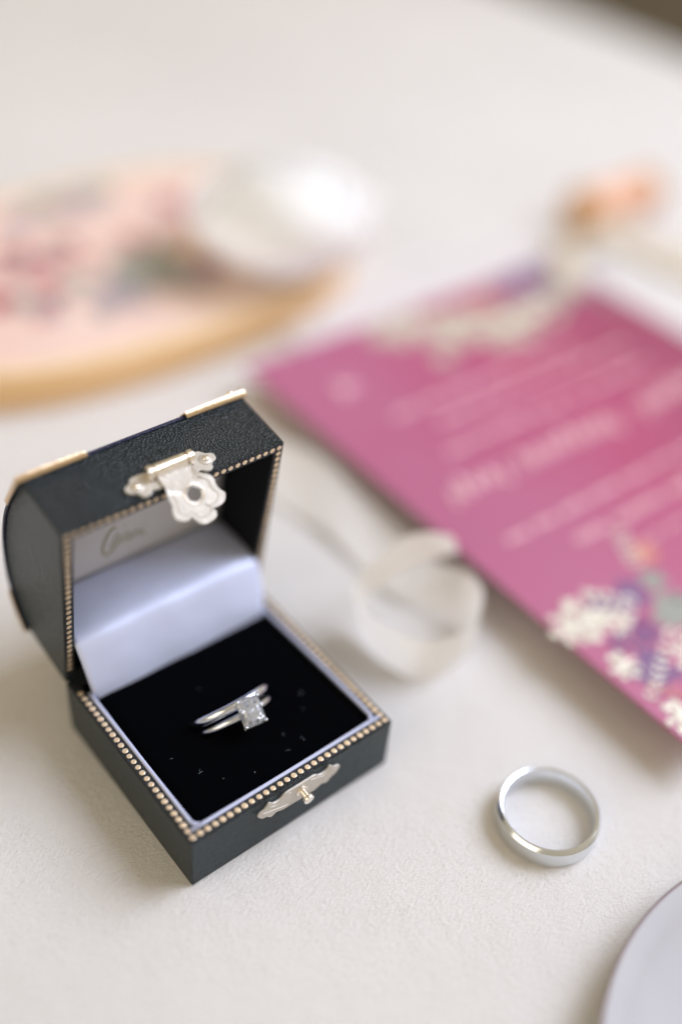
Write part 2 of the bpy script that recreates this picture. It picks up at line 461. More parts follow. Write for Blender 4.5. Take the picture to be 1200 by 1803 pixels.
# velvet pad, satin piping
def rrect(x0, x1, y0, y1, r, n=7):
    out = []
    for cx, cy, a0 in ((x1 - r, y1 - r, 0), (x0 + r, y1 - r, 90), (x0 + r, y0 + r, 180), (x1 - r, y0 + r, 270)):
        for k in range(n): a = math.radians(a0 + 90 * k / (n - 1)); out.append((cx + r * math.cos(a), cy + r * math.sin(a)))
    return out
PX0, PX1, PY0, PY1 = 3.4, 48.6, 3.1, 43.2
nx, ny = 66, 60; rows = []
for j in range(ny + 1):
    row = []
    for i in range(nx + 1):
        x = PX0 + (PX1 - PX0) * i / nx; y = PY0 + (PY1 - PY0) * j / ny
        ed = min(x - PX0, PX1 - x, y - PY0, 100)
        z = 14.2 - 1.1 * math.exp(-ed / 0.9)
        # slot that holds the shanks
        for ys in (20.6, 22.6):
            if abs(x - 26.1) < 9.6: z -= 0.9 * math.exp(-((y - ys) / 0.8) ** 2)
        row.append(Vector((x, y, z)))
    rows.append(row)
V, F = grid(rows)
pad = link('velvet_pad', mesh(V, F), m_velvet, box, smooth=170)
solid(pad, 1.5, -1.0)
path = [Vector((x, y, 15.0)) for x, y in rrect(2.85, 49.15, 2.7, 60, 2.1) if y < 40]
path = [Vector((49.15, 43.5, 14.9)) if False else p for p in path]
pa = [Vector((2.9, 44.5, 14.9)), Vector((2.86, 30, 15.0)), Vector((2.85, 15, 15.0))] + path + [Vector((49.15, 15, 15.0)), Vector((49.14, 30, 15.0)), Vector((49.1, 44.5, 14.9))]
pa = catmull(pa, 3)
V, F = tube(pa, 0.46, 10)
link('satin_piping', mesh(V, F), m_trim, box, smooth=170)

# lint on the velvet
L_ = []
specks = [(10.5, 13.5), (14, 9.2), (8, 20), (33.5, 8), (38.5, 15), (40.8, 18.2), (29.2, 7.8), (20, 6.6), (31, 11), (24, 32)]
for x, y in specks:
    for _ in range(random.choice((1, 1, 2))):
        a = random.uniform(0, 6.3); ln = random.uniform(.25, 1.0)
        p0 = Vector((x + random.uniform(-.6, .6), y + random.uniform(-.6, .6), 14.25))
        d = Vector((math.cos(a), math.sin(a), 0)) * ln
        pp = catmull([p0, p0 + d * .5 + Vector((random.uniform(-.2, .2), random.uniform(-.2, .2), .12)), p0 + d], 3)
        L_.append(tube(pp, random.uniform(.02, .045), 4))
V, F = merge(L_); tag(link('lint_specks', mesh(V, F), m_lint, box), kind='stuff')

# satin flap from the pad up into the lid, then back to the fold
def inv(p): return p
prof = [Vector((0, 43.0, 13.2)), Vector((0, 43.1, 14.6)), Vector((0, 43.9, 18.0)), Vector((0, 45.5, 22.6)), Vector((0, 47.3, 26.6))]
for uu, nn_ in ((12.9, 1.4), (12.9, 4.5), (12.4, 8.5), (11.8, 12.5), (11.4, 15.1)): prof.append(L(0, uu, nn_))
prof = catmull(prof, 5); rows = []
for i, p in enumerate(prof):
    t = i / (len(prof) - 1); row = []
    hw = 22.4 + 1.15 * min(1, t * 2.4)
    for k in range(41):
        s = k / 40 * 2 - 1
        puff = 0.45 * (1 - s ** 6) + 0.12 * math.sin(9 * s + 4 * t) * (1 - abs(s))
        d = (prof[min(i + 1, len(prof) - 1)] - prof[max(i - 1, 0)]).normalized(); nr = Vector((0, -d.z, d.y))
        row.append(Vector((26 + s * hw, p.y, p.z)) + nr * puff)
    rows.append(row)
V, F = grid(rows); fl = link('satin_flap', mesh(V, F), m_satin, box, smooth=170); solid(fl, 0.5, -1)
rows = []
for j in range(15):
    u_ = 11.0 + (47.3 - 11.0) * j / 14; row = []
    for k in range(21):
        s = k / 20 * 2 - 1
        row.append(L(26 + s * 23.3, u_, 15.45 - 0.55 * (1 - s ** 8) * (1 - (2 * j / 14 - 1) ** 8)))
    rows.append(row)
V, F = grid(rows); pl = link('printed_lining', mesh(V, F), m_lining, box, smooth=170); solid(pl, 0.4, 1)
# gold script printed on the lining
strokes = [
    [(20.9, 25.3), (19.9, 25.4), (18.8, 24.0), (17.9, 21.6), (17.6, 19.2), (18.2, 17.6), (19.2, 17.4), (20.6, 18.9), (21.6, 20.6)],
    [(19.6, 19.4), (20.3, 21.0), (21.0, 22.6), (21.6, 23.0)],
    [(22.0, 22.3), (21.8, 20.8), (21.9, 19.8), (22.5, 20.2)], [(23.0, 24.6), (23.2, 24.9)],
    [(24.3, 21.9), (23.5, 21.9), (23.0, 20.6), (23.3, 19.4), (24.2, 19.9), (24.8, 21.4), (24.6, 19.6), (25.2, 19.4)],
    [(25.8, 21.4), (25.7, 19.2)], [(25.7, 20.5), (26.5, 21.3), (27.0, 20.9), (26.9, 19.1)],
    [(27.8, 21.0), (27.8, 19.1), (28.5, 19.2)], [(28.3, 22.3), (28.45, 22.6)]]
L_ = []
for i, st in enumerate(strokes):
    pts = catmull([Vector((a, b, 0)) for a, b in st], 5)
    r = [0.24 if i == 0 else 0.16] * len(pts)
    L_.append(tube([L(p.x, p.y, 14.86) for p in pts], r, 6))
V, F = merge(L_); link('gold_script', mesh(V, F), m_print, pl, smooth=170)

# catch plate and knob on the front of the base
half = [(10.7, 11.4), (9.6, 9.9), (8.5, 9.6), (7.3, 8.5), (6.0, 9.1), (4.2, 8.5), (2.0, 8.45), (0, 8.4)]
uph = [(10.3, 12.3), (9.1, 12.7), (7.9, 14.0), (7.1, 13.2), (6.3, 12.9), (5.0, 13.0), (3.9, 13.9), (2, 14.0), (0, 14.0)]
half = [(a, z - .35) for a, z in half]; uph = [(a, z - .35) for a, z in uph]
out = [(26.5 + a, z) for a, z in reversed(half)] + [(26.5 + a, z) for a, z in uph] + [(26.5 - a, z) for a, z in list(reversed(uph))[1:]] + [(26.5 - a, z) for a, z in half[:-1]]
oc = [(p.x, p.y) for p in catmull([Vector((a, b, 0)) for a, b in out], 3, True)]
V, F = plate(oc, lambda a, b, h: Vector((a, h, b)), -0.02, -0.55)
cp = link('catch_plate', mesh(V, F), m_clasp, box); bevel(cp, 0.14, 2)
V, F, _ = lathe([(1.45, 0), (1.45, .35), (0.95, .5), (0.88, 2.0), (1.2, 2.15), (1.32, 2.5), (1.18, 2.85), (0.6, 3.0), (.05, 3.02)], (26.9, -0.5, 11.15), (0, -1, -0.08), 28)
link('catch_knob', mesh(V, F), m_clasp2, cp, smooth=50)
# scroll relief on the plate
L_ = []
for sg in (-1, 1):
    L_.append(tube([Vector((26.5 + sg * p.x, -0.56, p.y)) for p in catmull([Vector((2.5, 9.0, 0)), Vector((4.6, 9.5, 0)), Vector((6.5, 10.2, 0)), Vector((8.3, 10.8, 0)), Vector((9.6, 11.2, 0))], 4)], .14, 6))
    L_.append(tube([Vector((26.5 + sg * p.x, -0.56, p.y)) for p in catmull([Vector((2.5, 12.9, 0)), Vector((4.4, 12.3, 0)), Vector((6.0, 11.6, 0)), Vector((7.6, 12.0, 0)), Vector((8.2, 12.8, 0))], 4)], .14, 6))
V, F = merge(L_); link('scroll_relief', mesh(V, F), m_clasp, cp, smooth=170)

# clasp on the lid front wall: plate, barrel, hasp
X0 = 26.2
hh = [(4.6, 6.0), (6.4, 6.1), (8.0, 5.9), (8.9, 4.8), (10.3, 4.1), (10.1, 2.6), (8.7, 1.9), (8.0, 0.6), (6.6, 0.5), (5.4, 1.3), (4.2, 1.0)]
out = [(X0 + a, n_) for a, n_ in hh] + [(X0 - a, n_) for a, n_ in reversed(hh)]
oc = [(p.x, p.y) for p in catmull([Vector((a, b, 0)) for a, b in out], 3, True)]
V, F = plate(oc, lambda a, b, h: L(a, D + h, b), 0.02, 0.62)
cl = link('clasp_plate', mesh(V, F), m_clasp, box); bevel(cl, 0.18, 2)
L_ = []
for sg in (-1, 1):       # raised leaf bosses at both ends
    for a, n_, r_ in ((7.9, 3.3, 1.5),):
        v, f, _ = lathe([(r_, 0), (r_ * .85, .14), (r_ * .5, .25), (.04, .28)], L(X0 + sg * a, D + .6, n_), U, 14); L_.append((v, f))
V, F = merge(L_); link('leaf_boss', mesh(V, F), m_clasp, cl, smooth=170)
L_ = []
BC = L(0, D + 1.75, 4.5)
for xa, xb, r_ in ((21.0, 22.6, 1.5), (22.8, 30.2, 1.35), (30.4, 31.8, 1.5)):
    v, f, _ = lathe([(.05, 0), (r_ * .8, 0), (r_, .2), (r_, xb - xa - .2), (r_ * .8, xb - xa), (.05, xb - xa)], BC + Vector((xa, 0, 0)), (1, 0, 0), 22); L_.append((v, f))
V, F = merge(L_); link('clasp_barrel', mesh(V, F), m_clasp2, cl, smooth=50)
BB = math.radians(26); DRr = (-math.cos(BB) * N - math.sin(BB) * U); HN = Vector((1, 0, 0)).cross(DRr)
if HN.dot(U) < 0: HN = -HN
hasp = [(23.3, 0.4), (22.8, 1.8), (22.7, 4.2), (22.1, 6.6), (22.3, 8.3), (21.7, 9.9), (22.0, 11.4), (23.2, 12.3), (24.4, 12.4), (25.05, 12.0), (25.6, 12.9), (26.2, 14.0), (27.3, 14.6), (28.6, 14.5), (29.8, 14.2), (30.4, 13.2), (30.1, 12.4), (29.5, 11.8), (30.5, 12.2), (32.1, 12.1), (33.2, 11.5), (33.8, 10.2), (33.1, 9.1), (32.7, 7.8), (32.8, 6.4), (32.2, 5.4), (30.8, 4.2), (30.3, 2.4), (29.9, 0.4)]
PV = L(0, D + 1.5, 4.8)
PV = L(0, D + 0.95, 4.2)
BD = math.radians(36); D2 = -math.cos(BD) * N - math.sin(BD) * U; H2 = -math.sin(BD) * N + math.cos(BD) * U
def hp(a, s, h):
    s = s * 0.95
    if s <= 5.0: return PV + Vector((a, 0, 0)) - N * s + U * h
    return PV + Vector((a, 0, 0)) - N * 5.0 + D2 * (s - 5.0) + H2 * h
oc = [(p.x, p.y) for p in catmull([Vector((a, b, 0)) for a, b in hasp], 3, True)]
def pierced(outl, cx, cy, r, fn, t0, t1):
    """plate with a round hole, as a ring of quads"""
    n = len(outl); V = []; F = []
    ring = []
    for a, b in outl:
        an = math.atan2(b - cy, a - cx); ring.append((cx + r * math.cos(an), cy + r * math.sin(an)))
    for h in (t0, t1):
        V += [fn(a, b, h) for a, b in outl]; V += [fn(a, b, h) for a, b in ring]
    for i in range(n):
        j = (i + 1) % n
        F += [(i, j, n + j, n + i), (2 * n + i, 3 * n + i, 3 * n + j, 2 * n + j), (i, 2 * n + i, 2 * n + j, j), (n + i, n + j, 3 * n + j, 3 * n + i)]
    return V, F
V, F = pierced(oc, 27.5, 7.9, 1.6, hp, -0.3, 0.35)
hs = link('hasp', mesh(V, F), m_clasp, cl); bevel(hs, 0.16, 2)
inner = [((a - 27.5) * .78 + 27.5, (b - 7.6) * .78 + 7.6) for a, b in hasp if b > 3]
pp = catmull([hp(a, b, .34) for a, b in inner], 3)
V, F = tube(pp, .17, 6); link('hasp_stamped_line', mesh(V, F), m_clasp, cl, smooth=170)
V, F = tube([hp(27.5 + 2.1 * math.cos(t), 7.9 + 2.1 * math.sin(t), .34) for t in [k * math.pi / 14 for k in range(28)]], .2, 6, True)
link('hasp_ring', mesh(V, F), m_clasp2, cl, smooth=170)
for sg in (-1, 1):
    V, F, _ = lathe([(.75, 0), (.7, .25), (.4, .42), (.04, .46)], L(X0 + sg * 8.1, D + .84, 3.3), U, 14)
    link('rivet', mesh(V, F), m_clasp2, cl, smooth=170)

# ------------------------------------------------------------------ diamond ring and plain band in the pad
TL = math.radians(38)
RR = Vector((0, -math.sin(TL), math.cos(TL))); RA = Vector((0, math.cos(TL), math.sin(TL))); RX = Vector((1, 0, 0))
ST = Vector((26.1, 16.8, 20.0))
RC = ST - RR * 10.9
def band(center, R, prof, seg=96):
    """prof: closed list of (dr, da)"""
    rows = []
    for k in range(seg):
        t = 2 * math.pi * k / seg; rad = RX * math.cos(t) + RR * math.sin(t)
        rows.append([center + rad * (R + dr) + RA * da for dr, da in prof])
    rows.append(rows[0])
    return grid(rows, True)
def dshape(w_, t_, n=14):
    out = []
    for k in range(n):
        a = 2 * math.pi * k / n; x = math.cos(a); y = math.sin(a)
        out.append((t_ / 2 * math.copysign(abs(y) ** 1.0, y), w_ / 2 * math.copysign(abs(x) ** .9, x)))
    return out
er = empty('diamond_ring', RC, 'emerald shaped diamond solitaire ring standing in the black velvet of the box', 'ring')
V, F = band(RC, 9.1, dshape(1.7, 1.75)); link('shank', mesh(V, F), m_rose, er, smooth=170)
V, F = band(RC + RA * 2.55 , 9.45, dshape(2.05, 1.8)); o = link('hoop', mesh(V, F), m_rose, None, org=RC + RA * 2.55, smooth=170)
o.name = 'slim_wedding_band'; tag(o, 'slim plain wedding band tucked in the velvet just behind the diamond ring', 'ring')
# diamond: cut-corner rectangle with stepped crown and split pavilion
ga, gb = 2.65, 3.1                           # half sizes along x and along the ring axis
rot = math.radians(-6)
def dl(x, y, z):
    x2 = x * math.cos(rot) - y * math.sin(rot); y2 = x * math.sin(rot) + y * math.cos(rot)
    return ST + RX * x2 + RA * y2 + RR * z
def oct_(a, b, c, z): return [(a, b - c, z), (a - c, b, z), (-a + c, b, z), (-a, b - c, z), (-a, -b + c, z), (-a + c, -b, z), (a - c, -b, z), (a, -b + c, z)]
def mids(o):
    r = []
    for i in range(8):
        p, q = o[i], o[(i + 1) % 8]; r += [p, tuple((p[k] + q[k]) / 2 for k in range(3))]
    return r
V = []; F = []
t0 = mids(oct_(ga * .60, gb * .64, .30, 1.02)); t1 = mids(oct_(ga * .82, gb * .85, .42, .62)); t2 = mids(oct_(ga, gb, .55, .08))
t3 = mids(oct_(ga, gb, .55, -.08)); t4 = mids(oct_(ga * .66, gb * .68, .40, -1.15)); t5 = mids(oct_(ga * .30, gb * .36, .18, -2.1))
for r in (t0, t1, t2, t3, t4, t5): V += [dl(*p) for p in r]
V.append(dl(0, .45, -2.75)); V.append(dl(0, -.45, -2.75))
F.append(tuple(range(16)))
for q in range(5):
    for k in range(16):
        a, b = q * 16 + k, q * 16 + (k + 1) % 16; c, d = a + 16, b + 16
        if (k + q) % 2: F += [(a, b, c), (b, d, c)]
        else: F += [(a, b, d), (a, d, c)]
for k in range(16):
    a, b = 80 + k, 80 + (k + 1) % 16
    F.append((a, b, 96 if 0 <= k < 8 else 97))
F += [(96, 80, 97), (96, 97, 88)]
nf = len(F); pav = [1 if i > 16 * 2 * 2 + 32 else 0 for i in range(nf)]
link('diamond', mesh(V, F, pav), [m_dia, m_pav], er)
# head: base ring, gallery rail, four prongs
L_ = []
L_.append(tube([dl(1.35 * math.cos(t), 1.7 * math.sin(t), -2.55) for t in [k * math.pi / 12 for k in range(24)]], .32, 8, True))
L_.append(tube([dl(*p) for p in oct_(ga * .74, gb * .76, .5, -1.2)], .24, 8, True))
V, F = merge(L_); link('basket', mesh(V, F), m_silver, er, smooth=170)
for sx in (-1, 1):
    for sy in (-1, 1):
        pp = catmull([Vector((sx * .9, sy * 1.1, -2.6)), Vector((sx * 1.7, sy * 2.1, -1.3)), Vector((sx * 2.62, sy * 3.05, 0)), Vector((sx * 2.52, sy * 2.98, .45)), Vector((sx * 2.2, sy * 2.6, .72))], 4)
        V, F = tube([dl(*p) for p in pp], [.28] * (len(pp) - 4) + [.38, .42, .40, .30], 10)
        link('prong', mesh(V, F), m_silver, er, smooth=170)

# ------------------------------------------------------------------ men's band on the table
mb = (70.3, -32.6, 0)
ro, ri, hb = 11.3, 9.8, 5.25
prof = [(ro, .5), (ro + .02, hb / 2), (ro, hb - .78), (ro - .08, hb - .70), (ro - .58, hb - .10), (ro - .72, hb - .02), (ro - .86, hb - .04), (ri + .26, hb - .28), (ri + .06, hb - .95), (ri, hb / 2), (ri + .1, .5), (ri + .4, .08), (ro - .5, 0.02)]
V, F, idx = lathe(prof, mb, (0, 0, 1), 160, True, mi=[0, 0, 1, 1, 1, 1, 1, 1, 1, 1, 1, 1, 1])
o = link('wide_wedding_band', mesh(V, F, idx), [m_brush, m_silver], None, org=mb, smooth=32)
tag(o, 'wide silver wedding band with brushed side and polished edge, lying flat on the tabletop', 'ring')

# ------------------------------------------------------------------ envelope, block and card
env = empty('envelope', (205, 75, 0), 'plain white envelope lying under the raspberry card, showing along its far edges', 'envelope')
V, F = plate(rrect(139, 272, -18, 166, 1.0, 3), lambda a, b, h: Vector((a, b, h)), 0.05, 1.6)
o = link('envelope_sheet', mesh(V, F), m_white, env); bevel(o, .3, 2)
V, F = plate([(139.6, 166), (271.4, 166), (205, 96)][::-1], lambda a, b, h: Vector((a, b, h)), 1.62, 2.0)
link('envelope_flap', mesh(V, F), m_white, env)
CT = math.radians(-1.2)
def cardp(x, y, z=0):
    cx, cy = 177, 45; dx, dy = x - cx, y - cy
    return Vector((cx + dx * math.cos(CT) - dy * math.sin(CT), cy + dx * math.sin(CT) + dy * math.cos(CT), z))
V, F = plate(rrect(131, 224, 0, 96, 2, 3), lambda a, b, h: cardp(a, b, h), 2.02, 9.4)
o = link('foam_block', mesh(V, F), m_foam, None, org=(177, 45, 2)); tag(o, 'white foam block hidden between the envelope and the raspberry card', 'block')
card = empty('invitation_card', (177, 45, 9.4), 'raspberry pink invitation card with champagne foil flowers and pale script lines', 'invitation')
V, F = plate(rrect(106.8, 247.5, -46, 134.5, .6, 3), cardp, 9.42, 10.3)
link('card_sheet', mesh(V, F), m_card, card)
def leafpoly(cx, cy, a, ln, wd):
    pts = []
    for k in range(7): t = k / 6; pts.append((t * ln, wd * .5 * math.sin(math.pi * t) ** .8))
    for k in range(5, 0, -1): t = k / 6; pts.append((t * ln, -wd * .5 * math.sin(math.pi * t) ** .8))
    c, s = math.cos(a), math.sin(a)
    return [(cx + x * c - y * s, cy + x * s + y * c) for x, y in pts]
def blossom(cx, cy, r, n, fn, z, layers=2, wdf=.95):
    L_ = []
    for l in range(layers):
        rr = r * (1 - .38 * l); off = random.uniform(0, 6)
        for k in range(n):
            a = off + 2 * math.pi * k / n + random.uniform(-.15, .15)
            L_.append(plate(leafpoly(cx, cy, a, rr * random.uniform(.85, 1.1), rr * wdf), fn, z + .02 + .05 * l + .003 * k, z + .06 + .05 * l + .003 * k))
    return merge(L_)
def spray(cx, cy, a, ln, n, fn, z, lw):
    L_ = []
    for k in range(n):
        t = (k + .5) / n; px, py = cx + math.cos(a) * ln * t, cy + math.sin(a) * ln * t
        for s in (-1, 1):
            L_.append(plate(leafpoly(px, py, a + s * random.uniform(.6, 1.0), lw * random.uniform(.8, 1.2), lw * .42), fn, z + .02 + .004 * k + .002 * s, z + .07 + .004 * k + .002 * s))
    return merge(L_)
ZC = 10.3
for nm, cx, cy, r, m_ in (
        ('foil_flower', 168, 125, 10, m_foil), ('foil_flower', 184, 119, 9, m_foil), ('foil_flower', 176, 113, 7, m_foil), ('foil_flower', 198, 110, 11, m_foil), ('foil_flower', 214, 112, 9, m_foil), ('foil_flower', 157, 127, 6, m_foil), ('foil_flower', 165, 105, 4, m_foil), ('foil_flower', 187, 105, 5, m_foil), ('foil_flower', 227, 115, 6, m_foil),
        ('violet_flower', 232, 126, 11, m_purple), ('violet_flower', 215, 126, 9, m_plum), ('violet_flower', 240, 112, 6, m_plum), ('coral_flower', 203, 124, 4.5, m_coralink),
        ('foil_flower', 119, -4, 8, m_foil), ('foil_flower', 111, -3, 5.5, m_foil), ('foil_flower', 126, -4, 5, m_foil), ('sage_flower', 138, -14, 7, m_sage), ('sage_flower', 142, -3, 4, m_sage),
        ('foil_flower', 112.5, -19, 4.0, m_foil), ('violet_flower', 118, -24, 6.5, m_purple), ('violet_flower', 133, -3, 5, m_purple), ('violet_flower', 126, -14, 4.5, m_plum), ('foil_flower', 129, -27, 5, m_foil), ('foil_flower', 112, -37, 4.5, m_foil), ('violet_flower', 122, -38, 6, m_purple), ('coral_flower', 148, 5, 4, m_coralink), ('foil_flower', 146, -25, 6, m_foil)):
    if nm == 'foil_flower':
        L_ = [blossom(cx, cy, r * .85, 9, cardp, ZC + .05, 2, .30)]
        for q in range(7):
            a_ = q * .9 + random.random() * .5; L_.append(blossom(cx + r * .9 * math.cos(a_), cy + r * .9 * math.sin(a_), r * random.uniform(.22, .38), 5, cardp, ZC + .06 + .008 * q, 1, .7))
        V, F = merge(L_)
    else:
        L_ = [blossom(cx, cy, r, 6, cardp, ZC, 2, .62)]
        for q in range(5):
            a_ = q * 1.26 + random.random(); L_.append(blossom(cx + r * .8 * math.cos(a_), cy + r * .8 * math.sin(a_), r * .4, 4, cardp, ZC + .01 * q, 1, .5))
        V, F = merge(L_)
    link(nm, mesh(V, F), m_, card)
for nm, cx, cy, a, ln, n, lw, m_ in (
        ('foil_spray', 205, 118, 2.9, 48, 9, 5, m_foil), ('foil_spray', 222, 118, -.2, 22, 5, 5, m_foil), ('sage_spray', 236, 130, -2.0, 26, 6, 5, m_sage), ('sage_spray', 243, 131, -1.6, 34, 7, 4, m_sage),
        ('violet_spray', 131, -8, 2.4, 12, 4, 4, m_purple), ('violet_spray', 113, -12, -.3, 14, 4, 4, m_purple), ('foil_spray', 108.5, -30, .5, 20, 7, 2.6, m_foil), ('coral_spray', 112, -26, -.9, 16, 7, 2.0, m_coralink), ('foil_spray', 142, 2, 1.1, 14, 5, 3, m_foil), ('foil_spray', 128, -16, -.9, 14, 5, 3, m_foil)):
    V, F = spray(cx, cy, a, ln, n, cardp, ZC + .12, lw); link(nm, mesh(V, F), m_, card)
def script_line(x0, x1, y, h, th, seed, m_=m_ink):
    rnd = random.Random(seed); L_ = []; x = x0
    while x < x1:
        wl = rnd.uniform(2.2, 5.0) * h; xe = min(x + wl, x1); pts = []; n = max(4, int((xe - x) / (h * .28)))
        for k in range(n + 1):
            pts.append(Vector((x + (xe - x) * k / n, y + (h * (.5 if k % 2 else -.5)) * rnd.uniform(.5, 1.1) * (1.5 if rnd.random() < .15 else 1), 0)))
        pts = catmull(pts, 3)
        L_.append(tube([cardp(p.x, p.y, ZC + .02) for p in pts], th, 4)); x = xe + h * rnd.uniform(.5, .9)
    V, F = merge(L_); link('script_line', mesh(V, F), m_, card)
for a in ((119, 190, 51, 8.5, .75, 1), (199, 232, 52, 8.5, .75, 2), (120, 205, 29, 2.8, .38, 3), (136, 220, 18.5, 4.2, .45, 4), (130, 210, 89, 2.6, .38, 5), (140, 224, 79, 2.6, .38, 6), (132, 222, 67, 2.6, .38, 7), (124, 130, 108.5, 5.5, .9, 8), (150, 226, 8, 2.4, .2, 9)):
    script_line(*a)

# ------------------------------------------------------------------ cream silk ribbon curling beside the box
secs = [((104, 131, 1.5), (88, 121, 1.2)), ((100.3, 109.5, 4.0), (83.5, 99, 1.0)), ((103.5, 91.3, 6.5), (86.1, 79.2, 1.2)), ((104.6, 74.0, 4.5), (88.1, 66.3, 2.6)), ((103.5, 55.8, 4.0), (87.5, 53.0, 1.4)), ((102.0, 38.7, 6.0), (87.5, 37.9, 1.6)),
        ((100.4, 25.3, 13.0), (93.5, 25.5, 0.8)), ((95.9, 16.1, 14.4), (94.6, 15.3, 0.4)), ((85.5, 11.0, 14.2), (85.0, 11.8, 0.3)), ((75.0, 13.4, 14.0), (74.8, 13.0, 0.3)), ((70.0, 22.8, 14.0), (71.4, 22.7, 0.4)), ((68.8, 32.0, 14.4), (71.8, 31.8, 1.6)),
        ((70.7, 36.8, 17.0), (76.0, 36.6, 7)), ((79.5, 37.4, 21.0), (82.4, 35.2, 14)), ((87.6, 36.6, 24.0), (89.8, 33.0, 17)), ((93.8, 34.2, 23.6), (95.2, 31.2, 17)), ((99.6, 32.0, 21.0), (100.2, 30.0, 16.5))]
A = catmull([Vector(a) for a, b in secs], 8); B = catmull([Vector(b) for a, b in secs], 8)
rows = []
for i, (a, b) in enumerate(zip(A, B)):
    row = []
    for k in range(9):
        t = k / 8; p = a.lerp(b, t)
        bul = math.sin(math.pi * t) * .5 * math.sin(i * .33) + .10 * math.sin(i * 1.7 + k)
        p = p + Vector((0, 0, max(-p.z + .3, bul))); p.z = max(p.z, .25); row.append(p)
    rows.append(row)
V, F = grid(rows)
o = link('silk_ribbon', mesh(V, F), m_silk, None, org=(86, 40, 0), smooth=170); subsurf(o, 1)
tag(o, 'cream silk ribbon curled into a loop between the ring box and the raspberry card', 'ribbon')

# ------------------------------------------------------------------ oval wooden tray with floral paper
TC = (106, 216); TA, TB, TE = 92.0, 60.0, 2.6
def oval(a, b, n=120):
    out = []
    for k in range(n):
        t = 2 * math.pi * k / n; c, s = math.cos(t), math.sin(t)
        out.append((TC[0] + a * math.copysign(abs(c) ** (2 / TE), c), TC[1] + b * math.copysign(abs(s) ** (2 / TE), s)))
    return out
tray = empty('oval_tray', (TC[0], TC[1], 0), 'oval light wood tray lined with blush floral paper, behind the ring box', 'tray')
def ovalrows(spec):
    return [[Vector((x, y, z)) for x, y in oval(TA - ins, TB - ins)] for ins, z in spec]
rw = ovalrows([(0.8, 0.1), (0.1, 1.0), (0, 7), (0.1, 13.2), (0.7, 14.0)]); V, F = grid(rw, True)
link('rim_side', mesh(V, F), m_wood, tray, smooth=40)
rw = ovalrows([(0.7, 14.0), (2.2, 14.4), (5.8, 14.3), (6.6, 13.2)]); V, F = grid(rw, True)
link('rim_top', mesh(V, F), m_woodtop, tray, smooth=40)
V, F = plate(oval(TA - 6.6, TB - 6.6), lambda a, b, h: Vector((a, b, h)), 12.0, 13.2)
link('floral_paper', mesh(V, F), m_pinkpaper, tray)
fid = lambda a, b, h: Vector((a, b, h))
ZT = 13.2
for nm, cx, cy, r, m_ in (('red_blossom', 80, 233, 7.5, m_red), ('red_blossom', 87, 221, 7, m_red), ('red_blossom', 62, 207, 8, m_red), ('pink_blossom', 79, 212, 7, m_rosepink), ('pink_blossom', 72, 224, 8, m_rosepink), ('pink_blossom', 150, 236, 12, m_rosepink), ('red_blossom', 152, 228, 6, m_red), ('pink_blossom', 166, 243, 9, m_rosepink), ('pink_blossom', 94, 232, 5, m_rosepink)):
    L_ = [blossom(cx, cy, r * .7, 6, fid, ZT + .1, 2, .8)]
    for q in range(5):
        a_ = q * 1.26 + random.random(); L_.append(blossom(cx + r * .75 * math.cos(a_), cy + r * .75 * math.sin(a_), r * random.uniform(.22, .42), 5, fid, ZT + .01 * q, 2, .8))
    V, F = merge(L_); link(nm, mesh(V, F), m_, tray)
for nm, cx, cy, r, n, m_ in (('grey_leaves', 126, 262, 11, 9, m_greyg), ('grey_leaves', 108, 262, 11, 9, m_greyg), ('grey_leaves', 92, 257, 9, 8, m_greyv), ('grey_leaves', 105, 197, 9, 8, m_greyg), ('grey_leaves', 119, 203, 11, 9, m_greyg), ('grey_leaves', 131, 190, 8, 9, m_greyv), ('grey_leaves', 98, 185, 7, 8, m_greyv), ('grey_leaves', 112, 190, 9, 8, m_greyv), ('grey_leaves', 68, 203, 6, 7, m_greyg), ('grey_leaves', 82, 201, 5, 7, m_greyg), ('grey_leaves', 72, 195, 4, 6, m_sage), ('grey_leaves', 122, 213, 6, 7, m_greyg), ('grey_leaves', 108, 206, 9, 9, m_greyg), ('grey_leaves', 122, 184, 8, 8, m_greyv), ('grey_leaves', 96, 194, 8, 8, m_greyv), ('grey_leaves', 88, 187, 6, 8, m_greyv), ('grey_leaves', 117, 256, 9, 9, m_greyv)):
    V, F = blossom(cx, cy, r, n, fid, ZT + .12, 1, .42); link(nm, mesh(V, F), m_, tray)

rq = random.Random(11)
for q in range(46):                     # small sprigs and buds scattered between the big blooms
    an = rq.uniform(0, 6.28); rr_ = math.sqrt(rq.random()); cx = TC[0] + (TA - 16) * rr_ * math.cos(an); cy = TC[1] + (TB - 13) * rr_ * math.sin(an)
    if cx > 140 and cy < 215: continue
    if q % 3 == 0: V, F = blossom(cx, cy, rq.uniform(2.5, 4.5), 6, fid, ZT + .2, 2, .7); link('small_bud', mesh(V, F), rq.choice((m_red, m_rosepink)), tray)
    else: V, F = blossom(cx, cy, rq.uniform(3.5, 6.5), 7, fid, ZT + .16, 1, .36); link('small_leaves', mesh(V, F), rq.choice((m_greyg, m_greyv, m_greyg)), tray)

